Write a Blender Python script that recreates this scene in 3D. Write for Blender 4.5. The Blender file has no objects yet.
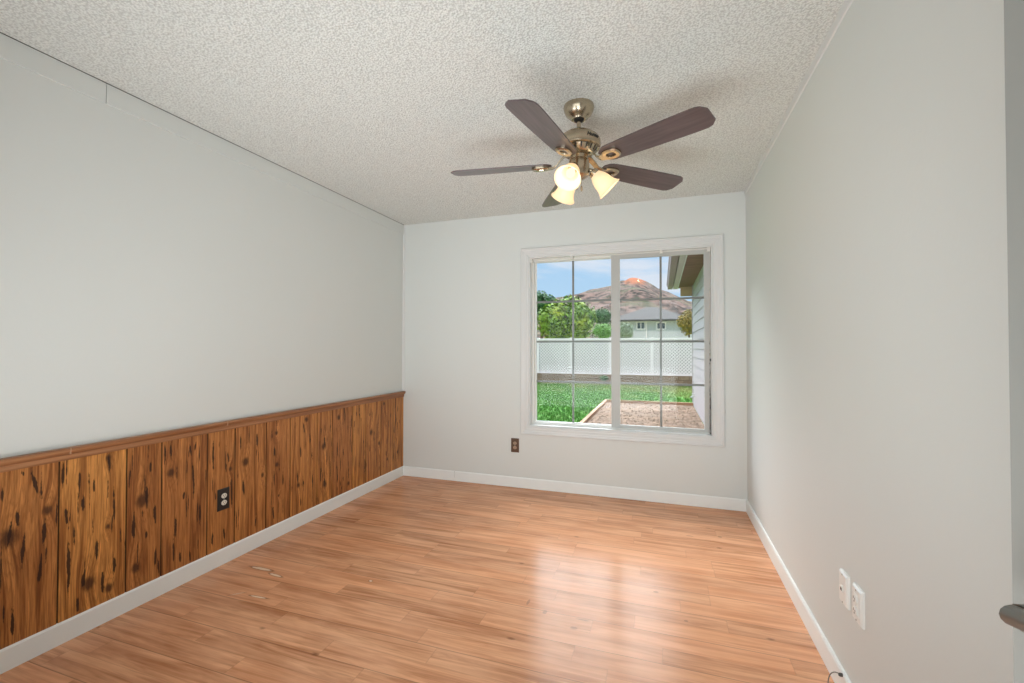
import bpy, bmesh, math, random
import numpy as np
from mathutils import Vector, Matrix, noise as mnoise

S = bpy.context.scene
C = S.collection
R = math.radians
PI = math.pi

# ------------------------------------------------------------------ camera
XL, XR, YB, YF, H = -2.39, 0.614, 3.781, -0.16, 2.44      # room: left, right, back, front, ceiling
cd = bpy.data.cameras.new('camera'); cam = bpy.data.objects.new('camera', cd); C.objects.link(cam)
S.camera = cam
cd.sensor_fit = 'HORIZONTAL'; cd.sensor_width = 36.0; cd.lens = 36.0 * 444.93 / 1024.0
cd.clip_start = 0.02; cd.clip_end = 3000
yaw, pitch, roll = 0.3241, 0.014, 0.0008
fwd = Vector((-math.sin(yaw) * math.cos(pitch), math.cos(yaw) * math.cos(pitch), math.sin(pitch)))
rt = Vector((math.cos(yaw), math.sin(yaw), 0)); up = rt.cross(fwd)
r2 = rt * math.cos(roll) + up * math.sin(roll); u2 = -rt * math.sin(roll) + up * math.cos(roll)
cam.matrix_world = Matrix(((r2.x, u2.x, -fwd.x, 0), (r2.y, u2.y, -fwd.y, 0), (r2.z, u2.z, -fwd.z, 1.24), (0, 0, 0, 1)))

S.view_settings.view_transform = 'Standard'; S.view_settings.look = 'None'
S.view_settings.gamma = 1.0; S.view_settings.use_curve_mapping = False
S.view_settings.exposure = 0.09

# ------------------------------------------------------------------ node helpers
def lin(c):
    return tuple((x / 12.92 if x <= 0.04045 else ((x + 0.055) / 1.055) ** 2.4) for x in [v / 255 for v in c]) + (1.0,)

class NT:
    def __init__(s, tree): s.t = tree; s.n = tree.nodes; s.l = tree.links
    def node(s, typ, ins=None, **kw):
        n = s.n.new(typ)
        for k, v in kw.items(): setattr(n, k, v)
        for k, v in (ins or {}).items():
            if isinstance(v, bpy.types.NodeSocket): s.l.new(v, n.inputs[k])
            else: n.inputs[k].default_value = v
        return n
    def math(s, op, a, b=0.0, c=0.0, clamp=False):
        return s.node('ShaderNodeMath', {0: a, 1: b, 2: c}, operation=op, use_clamp=clamp).outputs[0]
    def mix(s, f, a, b, blend='MIX'):
        n = s.node('ShaderNodeMix', data_type='RGBA', blend_type=blend)
        for k, v in ((0, f), (6, a), (7, b)):
            if isinstance(v, bpy.types.NodeSocket): s.l.new(v, n.inputs[k])
            else: n.inputs[k].default_value = v
        return n.outputs[2]
    def smooth(s, v, a, b):
        return s.node('ShaderNodeMapRange', {0: v, 1: a, 2: b, 3: 0.0, 4: 1.0}, interpolation_type='SMOOTHSTEP').outputs[0]
    def noise(s, vec, scale, detail=4, rough=0.55, dist=0.0):
        return s.node('ShaderNodeTexNoise', {'Vector': vec, 'Scale': scale, 'Detail': detail, 'Roughness': rough, 'Distortion': dist}).outputs[0]
    def scale(s, vec, sc):
        return s.node('ShaderNodeMapping', {'Vector': vec, 'Scale': sc}).outputs[0]
    def sep(s, vec): return s.node('ShaderNodeSeparateXYZ', {0: vec}).outputs
    def comb(s, x, y, z): return s.node('ShaderNodeCombineXYZ', {0: x, 1: y, 2: z}).outputs[0]
    def bump(s, h, strength, dist):
        return s.node('ShaderNodeBump', {'Height': h, 'Strength': strength, 'Distance': dist}).outputs[0]

def newmat(name):
    m = bpy.data.materials.new(name); m.use_nodes = True
    nt = NT(m.node_tree); b = nt.n['Principled BSDF']
    return m, nt, b

def mat(name, rgb, rough=0.5, metal=0.0, var=0.05, vscale=8.0, spec=0.5, bump=0.0, bscale=60.0):
    """plain surface with a faint procedural tone variation"""
    m, nt, b = newmat(name)
    pos = nt.node('ShaderNodeTexCoord').outputs['Object']
    base = lin(rgb)
    f = nt.noise(pos, vscale)
    dark = tuple(x * (1 - 2 * var) for x in base[:3]) + (1,)
    lite = tuple(min(1, x * (1 + 2 * var)) for x in base[:3]) + (1,)
    nt.l.new(nt.mix(f, dark, lite), b.inputs['Base Color'])
    b.inputs['Roughness'].default_value = rough; b.inputs['Metallic'].default_value = metal
    b.inputs['Specular IOR Level'].default_value = spec
    if bump:
        nt.l.new(nt.bump(nt.noise(pos, bscale, 3), bump, 0.002), b.inputs['Normal'])
    return m

# ------------------------------------------------------------------ world: bright broken-cloud sky
w = bpy.data.worlds.new('sky'); S.world = w; w.use_nodes = True
nt = NT(w.node_tree); bg = nt.n['Background']
d = nt.node('ShaderNodeTexCoord').outputs['Generated']
x, y, z = nt.sep(d)
blue = nt.mix(nt.smooth(z, 0.0, 0.5), lin((190, 222, 248)), lin((140, 190, 238)))
cv = nt.comb(nt.math('MULTIPLY', x, 1.0), nt.math('MULTIPLY', y, 1.0), nt.math('MULTIPLY', z, 3.2))
cl = nt.smooth(nt.noise(cv, 3.4, 6, 0.6, 0.3), 0.48, 0.66)
skyc = nt.mix(nt.math('MULTIPLY', cl, 0.7), blue, lin((240, 240, 247)))
# added brightening of the unseen upper sky, lights the room through the window
sky_fill = nt.math('MULTIPLY', nt.smooth(z, 0.26, 0.50), nt.smooth(y, 0.05, 0.6))
strength = nt.math('ADD', nt.math('MULTIPLY', sky_fill, 11.5), 0.98)
skyc = nt.mix(sky_fill, skyc, (0.96, 0.975, 0.97, 1))
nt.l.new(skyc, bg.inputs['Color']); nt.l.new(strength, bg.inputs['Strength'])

def lamp(name, kind, loc, energy, color=(1, 1, 1), aim=None, **kw):
    ld = bpy.data.lights.new(name, kind); ld.energy = energy; ld.color = color
    for k, v in kw.items(): setattr(ld, k, v)
    o = bpy.data.objects.new(name, ld); C.objects.link(o); o.location = loc
    if aim is not None:
        o.rotation_euler = (Vector(aim) - Vector(loc)).to_track_quat('-Z', 'Y').to_euler()
    return o
lamp('sun', 'SUN', (0, 0, 30), 2.6, (1.0, 0.95, 0.88), aim=(3.0, 5.0, 22.0), angle=R(8))
# added fill lights, unseen: one facing the room, one bounced off the ceiling
lamp('room_fill', 'AREA', (-0.85, -0.10, 1.05), 16.5, (0.915, 0.975, 1.0), aim=(-1.1, 4.0, 0.95), spread=R(115), shape='RECTANGLE', size=2.2, size_y=1.9)
lamp('ceiling_fill', 'AREA', (-0.90, 0.25, 0.60), 20.5, (0.915, 0.975, 1.0), aim=(-0.85, 2.8, 2.44), spread=R(125), shape='RECTANGLE', size=2.2, size_y=.8)

# ------------------------------------------------------------------ mesh helpers
def link(name, me, parent=None, mats=()):
    o = bpy.data.objects.new(name, me); C.objects.link(o)
    for m in mats: me.materials.append(m)
    if parent is not None: o.parent = parent
    return o
def obj(name, bm, m, parent=None, smooth=False, loc=None, bevel=0.0):
    if bevel:
        bmesh.ops.bevel(bm, geom=[e for e in bm.edges if len(e.link_faces) == 2 and e.calc_face_angle(0) > 0.6],
                        offset=bevel, segments=2, affect='EDGES', clamp_overlap=True)
    bmesh.ops.recalc_face_normals(bm, faces=bm.faces)
    me = bpy.data.meshes.new(name); bm.to_mesh(me); bm.free()
    if smooth:
        for p in me.polygons: p.use_smooth = True
        try: me.set_sharp_from_angle(angle=R(40))
        except Exception: pass
    ms = m if isinstance(m, (list, tuple)) else [m]
    o = link(name, me, parent, ms)
    if loc: o.location = loc
    return o
def box(bm, x0, x1, y0, y1, z0, z1, mi=0):
    v = [bm.verts.new(p) for p in ((x0, y0, z0), (x1, y0, z0), (x1, y1, z0), (x0, y1, z0), (x0, y0, z1), (x1, y0, z1), (x1, y1, z1), (x0, y1, z1))]
    fs = [bm.faces.new([v[i] for i in q]) for q in ((3, 2, 1, 0), (4, 5, 6, 7), (0, 1, 5, 4), (1, 2, 6, 5), (2, 3, 7, 6), (3, 0, 4, 7))]
    for f in fs: f.material_index = mi
    return fs
def boxbm(*a):
    bm = bmesh.new(); box(bm, *a); return bm
def lathe(bm, prof, seg=40, M=None, cap=True):
    """prof: list of (r, z)"""
    M = M or Matrix()
    rings = []
    for r, z in prof:
        rings.append([bm.verts.new(M @ Vector((r * math.cos(2 * PI * k / seg), r * math.sin(2 * PI * k / seg), z))) for k in range(seg)])
    for a, b in zip(rings, rings[1:]):
        for k in range(seg):
            bm.faces.new((a[k], a[(k + 1) % seg], b[(k + 1) % seg], b[k]))
    if cap:
        for rg in (rings[0], rings[-1]):
            bm.faces.new(rg)
def tube(bm, pts, rad, seg=10, flat=1.0):
    """swept tube with per-point radius"""
    pts = [Vector(p) for p in pts]; rings = []
    rads = rad if isinstance(rad, (list, tuple)) else [rad] * len(pts)
    prev = None
    for i, p in enumerate(pts):
        t = (pts[min(i + 1, len(pts) - 1)] - pts[max(i - 1, 0)]).normalized()
        ref = Vector((0, 0, 1)) if abs(t.z) < 0.95 else Vector((1, 0, 0))
        a = t.cross(ref).normalized() if prev is None else (prev - t * prev.dot(t)).normalized()
        prev = a; b = t.cross(a).normalized()
        rings.append([bm.verts.new(p + (a * math.cos(2 * PI * k / seg) + b * math.sin(2 * PI * k / seg) * flat) * rads[i]) for k in range(seg)])
    for a, b in zip(rings, rings[1:]):
        for k in range(seg): bm.faces.new((a[k], a[(k + 1) % seg], b[(k + 1) % seg], b[k]))
    bm.faces.new(rings[0]); bm.faces.new(rings[-1])
def extrude_profile(bm, prof, axis, a0, a1):
    """closed 2-D profile swept along an axis. prof points are the two other coordinates"""
    def P(q, t):
        return {'x': (t, q[0], q[1]), 'y': (q[0], t, q[1]), 'z': (q[0], q[1], t)}[axis]
    A = [bm.verts.new(P(q, a0)) for q in prof]; B = [bm.verts.new(P(q, a1)) for q in prof]
    n = len(prof)
    for k in range(n): bm.faces.new((A[k], A[(k + 1) % n], B[(k + 1) % n], B[k]))
    bm.faces.new(A); bm.faces.new(B)
def struct(o): o['kind'] = 'structure'; return o
def tag(o, label, cat, group=None, kind=None):
    o['label'] = label; o['category'] = cat
    if group: o['group'] = group
    if kind: o['kind'] = kind
    return o
def empty(name, loc=(0, 0, 0)):
    o = bpy.data.objects.new(name, None); C.objects.link(o); o.location = loc; o.empty_display_size = 0.1
    return o

# ------------------------------------------------------------------ materials
def wall_paint(name, rgb):
    m, nt, b = newmat(name)
    pos = nt.node('ShaderNodeTexCoord').outputs['Object']
    base = lin(rgb)
    f = nt.noise(nt.scale(pos, (1, 1, 0.6)), 1.1, 3)
    nt.l.new(nt.mix(f, tuple(x * 0.97 for x in base[:3]) + (1,), tuple(min(1, x * 1.02) for x in base[:3]) + (1,)), b.inputs['Base Color'])
    b.inputs['Roughness'].default_value = 0.55; b.inputs['Specular IOR Level'].default_value = 0.35
    nt.l.new(nt.bump(nt.noise(pos, 70, 3), 0.12, 0.003), b.inputs['Normal'])
    return m
M_wall = wall_paint('wall_paint', (221, 224, 221))
M_trimw = mat('white_trim_paint', (220, 221, 220), 0.35, var=0.01)
M_vinyl = mat('white_vinyl', (222, 221, 216), 0.35, var=0.01)
M_seam = mat('dark_seam', (60, 58, 54), 0.8)
M_base = mat('baseboard_paint', (243, 246, 244), 0.4, var=0.01)

def popcorn():
    m, nt, b = newmat('popcorn_ceiling')
    pos = nt.node('ShaderNodeTexCoord').outputs['Object']
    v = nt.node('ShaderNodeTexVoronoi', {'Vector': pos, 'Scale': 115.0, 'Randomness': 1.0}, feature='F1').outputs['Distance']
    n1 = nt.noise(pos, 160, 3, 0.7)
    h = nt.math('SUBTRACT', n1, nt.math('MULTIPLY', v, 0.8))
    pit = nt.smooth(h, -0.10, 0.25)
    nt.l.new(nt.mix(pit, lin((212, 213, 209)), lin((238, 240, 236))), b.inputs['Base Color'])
    nt.l.new(nt.bump(h, 0.8, 0.006), b.inputs['Normal'])
    b.inputs['Roughness'].default_value = 0.95; b.inputs['Specular IOR Level'].default_value = 0.1
    return m
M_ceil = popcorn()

def floor_mat():
    m, nt, b = newmat('laminate_floor')
    pos = nt.node('ShaderNodeTexCoord').outputs['Object']
    x, y, z = nt.sep(pos)
    W = 0.098
    yy = nt.math('DIVIDE', nt.math('ADD', y, 10.0), W)
    row = nt.math('FLOOR', yy); fy = nt.math('FRACT', yy)
    rr = nt.node('ShaderNodeTexWhiteNoise', {'W': row}, noise_dimensions='1D').outputs[0]
    xx = nt.math('ADD', nt.math('DIVIDE', nt.math('ADD', x, 10.0), 0.78), nt.math('MULTIPLY', rr, 7.3))
    col = nt.math('FLOOR', xx); fx = nt.math('FRACT', xx)
    rnd = nt.node('ShaderNodeTexWhiteNoise', {'Vector': nt.comb(row, col, 0.0)}, noise_dimensions='2D').outputs[0]
    g = nt.comb(nt.math('ADD', nt.math('MULTIPLY', x, 1.0), nt.math('MULTIPLY', rnd, 40)), nt.math('MULTIPLY', y, 17.0), rnd)
    n1 = nt.noise(g, 1.6, 5, 0.6, 0.8)
    g2 = nt.comb(nt.math('ADD', nt.math('MULTIPLY', x, 5.0), nt.math('MULTIPLY', rnd, 30)), nt.math('MULTIPLY', y, 120.0), rnd)
    n2 = nt.noise(g2, 1.0, 3, 0.6, 0.4)
    c = nt.mix(nt.smooth(n1, 0.28, 0.72), lin((186, 122, 82)), lin((243, 185, 144)))
    c = nt.mix(nt.math('MULTIPLY', nt.smooth(n2, 0.45, 0.8), 0.22), c, lin((105, 60, 34)))
    c = nt.mix(nt.math('MULTIPLY', nt.smooth(rnd, 0.0, 1.0), 0.40), c, lin((214, 153, 114)))
    tone = nt.math('ADD', 0.90, nt.math('MULTIPLY', rnd, 0.20))
    c = nt.mix(1.0, c, nt.comb(tone, tone, tone), 'MULTIPLY')
    # cloudy mottling across boards
    big = nt.noise(nt.comb(nt.math('MULTIPLY', x, 2.0), nt.math('MULTIPLY', y, 5.0), 3.0), 1.6, 3)
    c = nt.mix(nt.math('MULTIPLY', nt.smooth(big, 0.35, 0.7), 0.32), c, lin((246, 192, 156)))
    # small dark knots
    vn = nt.node('ShaderNodeTexVoronoi', {'Vector': nt.comb(nt.math('MULTIPLY', x, 1.7), nt.math('MULTIPLY', y, 3.4), 0.0), 'Scale': 1.5}, feature='F1').outputs['Distance']
    kn = nt.math('SUBTRACT', 1.0, nt.smooth(nt.math('ADD', vn, nt.math('MULTIPLY', n1, 0.05)), 0.03, 0.09))
    c = nt.mix(nt.math('MULTIPLY', kn, 0.6), c, lin((86, 46, 24)))
    # seams: board rows (strong every second) and short strip ends
    ey = nt.math('MINIMUM', fy, nt.math('SUBTRACT', 1.0, fy))
    s1 = nt.math('SUBTRACT', 1.0, nt.smooth(ey, 0.008, 0.03))
    odd = nt.math('MODULO', nt.math('ADD', row, nt.math('GREATER_THAN', fy, 0.5)), 2.0)
    s1 = nt.math('MULTIPLY', s1, nt.math('ADD', 0.25, nt.math('MULTIPLY', odd, 0.55)))
    ex = nt.math('MINIMUM', fx, nt.math('SUBTRACT', 1.0, fx))
    s2 = nt.math('MULTIPLY', nt.math('SUBTRACT', 1.0, nt.smooth(ex, 0.001, 0.004)), 0.28)
    seam = nt.math('MAXIMUM', s1, s2)
    c = nt.mix(nt.math('MULTIPLY', seam, 0.55), c, lin((90, 52, 30)))
    # chipped, worn patches in the laminate near the left wall, at fixed places
    wn = nt.noise(pos, 45, 4, 0.7)
    for (cx, cy, rx, ry, rot) in ((-2.13, 1.935, 0.085, 0.013, 0.0), (-2.00, 1.905, 0.055, 0.010, -0.1), (-1.905, 1.712, 0.06, 0.007, 0.05),
                                  (-2.03, 1.70, 0.03, 0.004, 0.9), (-1.47, 2.02, 0.012, 0.008, 0)):
        dx = nt.math('DIVIDE', nt.math('SUBTRACT', x, cx), rx); dy = nt.math('DIVIDE', nt.math('SUBTRACT', nt.math('SUBTRACT', y, cy), nt.math('MULTIPLY', dx, rx * rot)), ry)
        dd = nt.math('ADD', nt.math('MULTIPLY', dx, dx), nt.math('MULTIPLY', dy, dy))
        msk = nt.math('SUBTRACT', 1.0, nt.smooth(nt.math('ADD', dd, nt.math('MULTIPLY', wn, 1.2)), 1.0, 1.4))
        edge = nt.math('SUBTRACT', 1.0, nt.smooth(nt.math('ADD', dd, nt.math('MULTIPLY', wn, 1.2)), 1.4, 2.2))
        c = nt.mix(nt.math('MULTIPLY', edge, 0.5), c, lin((92, 54, 34)))
        c = nt.mix(msk, c, lin((240, 212, 184)))
    # small dark stains and scuffs where the photograph shows them
    for (cx, cy, rx, ry) in ((0.359, 3.218, .016, .012), (-0.031, 2.392, .016, .011), (0.101, 2.184, .011, .008), (0.173, 3.171, .03, .006),
                             (-0.344, 2.042, .04, .006), (-0.372, 1.971, .02, .012), (-0.523, 2.046, .012, .02), (-0.62, 2.10, .008, .03), (0.30, 3.35, .02, .006)):
        dx = nt.math('DIVIDE', nt.math('SUBTRACT', x, cx), rx); dy = nt.math('DIVIDE', nt.math('SUBTRACT', y, cy), ry)
        dd = nt.math('ADD', nt.math('ADD', nt.math('MULTIPLY', dx, dx), nt.math('MULTIPLY', dy, dy)), wn)
        c = nt.mix(nt.math('MULTIPLY', nt.math('SUBTRACT', 1.0, nt.smooth(dd, 0.8, 1.5)), 0.42), c, lin((84, 48, 30)))
    nt.l.new(c, b.inputs['Base Color'])
    rgh = nt.math('ADD', 0.17, nt.math('MULTIPLY', n1, 0.08))
    nt.l.new(rgh, b.inputs['Roughness'])
    b.inputs['Specular IOR Level'].default_value = 0.11
    h = nt.math('SUBTRACT', nt.math('MULTIPLY', nt.noise(nt.comb(nt.math('MULTIPLY', x, 3.0), nt.math('MULTIPLY', y, 9.0), 0.0), 3.0, 2), 0.6), seam)
    nt.l.new(nt.bump(h, 0.07, 0.003), b.inputs['Normal'])
    return m
M_floor = floor_mat()

def panel_mat():
    m, nt, b = newmat('pecky_wood_panelling')
    pos = nt.node('ShaderNodeTexCoord').outputs['Object']
    at = lambda n: nt.node('ShaderNodeAttribute', attribute_name=n).outputs['Fac']
    rnd, peck, knot, ring, grv = at('plank'), at('peck'), at('knot'), at('ring'), at('groove')
    x, y, z = nt.sep(pos)
    yb = nt.math('ADD', y, nt.math('MULTIPLY', ring, 0.02))
    g = nt.comb(nt.math('MULTIPLY', rnd, 37.0), nt.math('MULTIPLY', yb, 42.0), nt.math('MULTIPLY', z, 1.8))
    n1 = nt.noise(g, 1.0, 5, 0.65, 0.5)
    fine = nt.noise(nt.comb(rnd, nt.math('MULTIPLY', yb, 190.0), nt.math('MULTIPLY', z, 6.0)), 1.0, 3, 0.6, 0.5)
    wv = nt.math('SINE', nt.math('ADD', nt.math('MULTIPLY', n1, 34.0), nt.math('MULTIPLY', ring, 22.0)))
    c = nt.mix(nt.smooth(n1, 0.30, 0.70), lin((138, 82, 36)), lin((228, 160, 86)))
    c = nt.mix(nt.math('MULTIPLY', nt.smooth(wv, 0.2, 1.0), 0.28), c, lin((112, 64, 26)))
    c = nt.mix(nt.math('MULTIPLY', nt.smooth(fine, 0.42, 0.66), 0.5), c, lin((104, 60, 26)))
    t = nt.math('ADD', 0.84, nt.math('MULTIPLY', rnd, 0.30))
    c = nt.mix(1.0, c, nt.comb(t, nt.math('MULTIPLY', t, nt.math('ADD', 0.91, nt.math('MULTIPLY', rnd, 0.10))), t), 'MULTIPLY')
    nn = nt.noise(nt.scale(pos, (1, 90, 28)), 1.0, 4, 0.7)
    kf = nt.smooth(nt.math('ADD', knot, nt.math('MULTIPLY', nt.math('SUBTRACT', nn, 0.5), 0.9)), 0.25, 1.0)
    c = nt.mix(nt.math('MULTIPLY', kf, 0.85), c, lin((58, 30, 16)))
    pf = nt.smooth(nt.math('ADD', peck, nt.math('MULTIPLY', nt.math('SUBTRACT', nn, 0.5), 1.5)), 0.34, 0.60)
    c = nt.mix(nt.math('MULTIPLY', pf, 0.93), c, lin((38, 19, 11)))
    c = nt.mix(grv, c, lin((34, 18, 10)))
    nt.l.new(c, b.inputs['Base Color'])
    b.inputs['Roughness'].default_value = 0.42; b.inputs['Specular IOR Level'].default_value = 0.4
    nt.l.new(nt.bump(nt.math('SUBTRACT', fine, nt.math('MULTIPLY', pf, 1.5)), 0.15, 0.002), b.inputs['Normal'])
    return m
M_panel = panel_mat()

def streak_wood(name, a, bcol, axis, rough=0.4, sc=40):
    m, nt, b = newmat(name)
    pos = nt.node('ShaderNodeTexCoord').outputs['Object']
    s = {'x': (1.5, sc, sc), 'y': (sc, 1.5, sc), 'z': (sc, sc, 1.5)}[axis]
    n1 = nt.noise(nt.scale(pos, s), 1.0, 4, 0.6, 0.4)
    nt.l.new(nt.mix(nt.smooth(n1, 0.3, 0.7), lin(a), lin(bcol)), b.inputs['Base Color'])
    b.inputs['Roughness'].default_value = rough
    return m
M_rail = streak_wood('chair_rail_wood', (136, 88, 56), (178, 126, 86), 'y', 0.4, 60)

# ------------------------------------------------------------------ the room
ZG = -0.2
WB = 0.14                      # back wall thickness
struct(obj('floor', boxbm(XL - .1, XR + .1, YF - 1.6, YB + .02, -0.12, 0.0), M_floor))
struct(obj('ceiling', boxbm(XL - .1, XR + .1, YF - 1.6, YB + WB, H, H + .12), M_ceil))
wl = struct(obj('wall_left', boxbm(XL - .12, XL, YF - .0, YB + WB, 0, H), M_wall))
wr = struct(obj('wall_right', boxbm(XR, XR + .12, YF - 1.6, YB + WB, 0, H), M_wall))
# window opening in the back wall
WX0, WX1, WZ0, WZ1 = -1.112, 0.379, 0.549, 2.042
bm = bmesh.new()
box(bm, XL, WX0, YB, YB + WB, 0, H); box(bm, WX1, XR, YB, YB + WB, 0, H)
box(bm, WX0, WX1, YB, YB + WB, 0, WZ0); box(bm, WX0, WX1, YB, YB + WB, WZ1, H)
struct(obj('wall_back', bm, M_wall))
# front wall with the doorway the photographer stands in, and the hall behind it
DX0, DX1 = -0.22, 0.575
bm = bmesh.new()
box(bm, XL, DX0, YF - .12, YF, 0, H); box(bm, DX1, XR, YF - .12, YF, 0, H); box(bm, DX0, DX1, YF - .12, YF, 2.04, H)
struct(obj('wall_front', bm, M_wall))
struct(obj('wall_hall_end', boxbm(XL, XR, YF - 1.62, YF - 1.5, 0, H), M_wall))
struct(obj('wall_hall_left', boxbm(XL - .12, XL, YF - 1.62, YF - .0, 0, H), M_wall))

# wainscot: one relief mesh, its plank grooves, pecks and knots carried by attributes
GP = [0, .248, .403, .641, .809, 1.026]
grooves = sorted(g for k in range(-2, 3) for g in [1.166 + 1.2205 * k + q for q in GP] if YF < g < YB - .04)
PECK = [(1.049,0.761,1.058,0.73),(1.079,0.747,1.101,0.642),(1.022,0.565,1.015,0.478),(0.997,0.708,0.997,0.646),(1.122,0.552,1.118,0.434),(1.114,0.401,1.105,0.276),(1.03,0.246,1.032,0.107),(1.038,0.61,1.043,0.534),(1.061,0.505,1.054,0.37),(1.178,0.752,1.177,0.654),(1.235,0.713,1.234,0.606),(1.249,0.602,1.248,0.52),(1.189,0.565,1.193,0.489),(1.218,0.48,1.219,0.393),(1.199,0.419,1.203,0.202),(1.3,0.398,1.3,0.281),(1.362,0.586,1.367,0.411),(1.368,0.283,1.367,0.197),(1.322,0.238,1.324,0.133),(1.233,0.167,1.234,0.098),(1.286,0.661,1.287,0.59),(1.34,0.759,1.345,0.665),(1.251,0.265,1.251,0.202),(1.515,0.688,1.518,0.616),(1.5,0.576,1.501,0.448),(1.446,0.467,1.448,0.31),(1.441,0.431,1.442,0.331),(1.537,0.462,1.54,0.369),(1.5,0.346,1.5,0.307),(1.544,0.25,1.543,0.147),(1.554,0.194,1.562,0.099),(1.611,0.76,1.612,0.665),(1.72,0.626,1.736,0.459),(1.708,0.727,1.717,0.654),(1.766,0.385,1.767,0.271),(1.639,0.36,1.64,0.264),(1.63,0.248,1.631,0.133),(1.663,0.173,1.664,0.118),(1.68,0.483,1.678,0.442),(1.714,0.165,1.715,0.095),(1.741,0.734,1.734,0.679),(1.84,0.214,1.839,0.126),(1.906,0.218,1.915,0.124),(1.926,0.637,1.935,0.573),(1.838,0.715,1.84,0.538),(1.95,0.493,1.955,0.307),(2.012,0.73,2.01,0.633),(2.028,0.451,2.037,0.344),(2.123,0.71,2.127,0.608),(2.124,0.203,2.114,0.131),(2.255,0.448,2.256,0.328),(2.246,0.213,2.255,0.13),(2.326,0.429,2.327,0.321),(2.255,0.607,2.264,0.525),(2.449,0.398,2.455,0.283),(2.475,0.561,2.481,0.46),(2.482,0.19,2.482,0.133),(2.501,0.714,2.511,0.64),(2.565,0.63,2.566,0.542),(2.711,0.345,2.717,0.13),(2.713,0.589,2.714,0.482),(2.592,0.346,2.593,0.228),(2.67,0.672,2.675,0.58)]
KNOT = [(1.13,0.573,0.018),(1.015,0.506,0.034),(1.272,0.204,0.028),(1.347,0.147,0.018),(1.34,0.428,0.011),(1.34,0.739,0.013),(1.48,0.5,0.031),(1.455,0.188,0.023),(1.613,0.598,0.02),(1.944,0.533,0.012),(2.044,0.549,0.024),(2.166,0.438,0.014),(2.269,0.684,0.014),(2.276,0.476,0.014),(2.294,0.27,0.009),(2.459,0.289,0.016),(2.529,0.731,0.017),(2.703,0.507,0.025),(2.712,0.223,0.024),(2.862,0.696,0.019),(3.272,0.506,0.024),(3.387,0.392,0.014),(3.458,0.734,0.016),(3.679,0.249,0.014),(2.979,0.151,0.017),(3.514,0.221,0.014)]
rg = random.Random(4)
for _ in range(62):
    yy = rg.uniform(2.66, 3.75); zz = rg.uniform(.12, .7); PECK.append((yy, zz, yy + rg.uniform(-.006, .006), zz + rg.uniform(.03, .16)))
for _ in range(40):
    yy = rg.uniform(-.1, .98); zz = rg.uniform(.12, .65); PECK.append((yy, zz, yy + rg.uniform(-.01, .01), zz + rg.uniform(.03, .16)))
THIN = len(PECK)
for _ in range(150):
    yy = rg.uniform(.9, 3.7); zz = rg.uniform(.10, .68); PECK.append((yy, zz, yy + rg.uniform(-.004, .004), zz + rg.uniform(.04, .20)))
for _ in range(6): KNOT.append((rg.uniform(0, .95), rg.uniform(.12, .72), rg.uniform(.012, .03)))
PZ0, PZ1 = 0.088, 0.79
ys = list(np.arange(YF, YB, 0.0045))
for g in grooves: ys += [g - .0035, g - .0022, g + .0022, g + .0035]
ys = np.array(sorted(set(round(float(v), 4) for v in ys))); zs = np.linspace(PZ0, PZ1, 141)
YY, ZZ = np.meshgrid(ys, zs, indexing='ij')
XX = np.full(YY.shape, XL + .006); grv = np.zeros(YY.shape)
for g in grooves:
    k = np.abs(YY - g) < .0027; XX[k] = XL + .002; grv[k] = 1
peck = np.zeros(YY.shape); knot = np.zeros(YY.shape); ring = np.zeros(YY.shape)
for i, (a0, b0, a1, b1) in enumerate(PECK):
    if b0 > b1: a0, b0, a1, b1 = a1, b1, a0, b0
    L = max(b1 - b0, .02); t = (ZZ - b0) / L; c = a0 + (a1 - a0) * t
    wd = (.0080 if a0 < 2.66 else .0056) * (0.75 + .5 * ((i * 37) % 10) / 10)
    if i >= THIN: wd = .0034
    e = 1.2 - np.sqrt(((YY - c) / (wd * .85)) ** 2 * 0.9 + ((t - .5) / .62) ** 2)
    peck = np.maximum(peck, np.clip(e, 0, 1))
for i, (a, bb, r) in enumerate(KNOT):
    dd = np.sqrt(((YY - a) / (r * .8)) ** 2 + ((ZZ - bb) / r) ** 2)
    knot = np.maximum(knot, np.clip(1.25 - .62 * dd, 0, 1))
    d2 = np.sqrt(((YY - a) / (r * 1.3)) ** 2 + ((ZZ - bb) / (r * 3.6)) ** 2)
    ring = np.maximum(ring, np.exp(-d2 ** 2 * .8))
prand = [random.Random(i * 7 + 3).random() for i in range(len(grooves) + 1)]
idx = np.searchsorted(np.array(grooves), YY); plank = np.array(prand)[idx]
nY, nZ = YY.shape
verts = np.stack([XX, YY, ZZ], -1).reshape(-1, 3)
ii = np.arange(nY * nZ).reshape(nY, nZ)
faces = np.stack([ii[:-1, :-1], ii[1:, :-1], ii[1:, 1:], ii[:-1, 1:]], -1).reshape(-1, 4)
me = bpy.data.meshes.new('wood_panelling')
me.from_pydata(verts.tolist(), [], faces.tolist())
for nm, arr in (('peck', peck), ('knot', knot), ('ring', ring), ('plank', plank), ('groove', grv)):
    a = me.attributes.new(nm, 'FLOAT', 'POINT'); a.data.foreach_set('value', arr.reshape(-1).astype(np.float32))
pan = link('wood_panelling', me, wl, [M_panel])

# chair rail
bm = bmesh.new()
extrude_profile(bm, [(XL, .764), (XL + .012, .764), (XL + .014, .770), (XL + .014, .786), (XL + .020, .790), (XL + .028, .798), (XL + .031, .806), (XL + .031, .813), (XL + .028, .8165), (XL, .8165)], 'y', YF, YB - .004)
o = struct(obj('trim_1', bm, M_rail))
bm = bmesh.new()
for yy in (1.19, 1.905): box(bm, XL + .020, XL + .0316, yy, yy + .002, .792, .8168)
obj('nail_filler', bm, mat('pale_filler', (196, 160, 128), .6), o)
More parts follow.
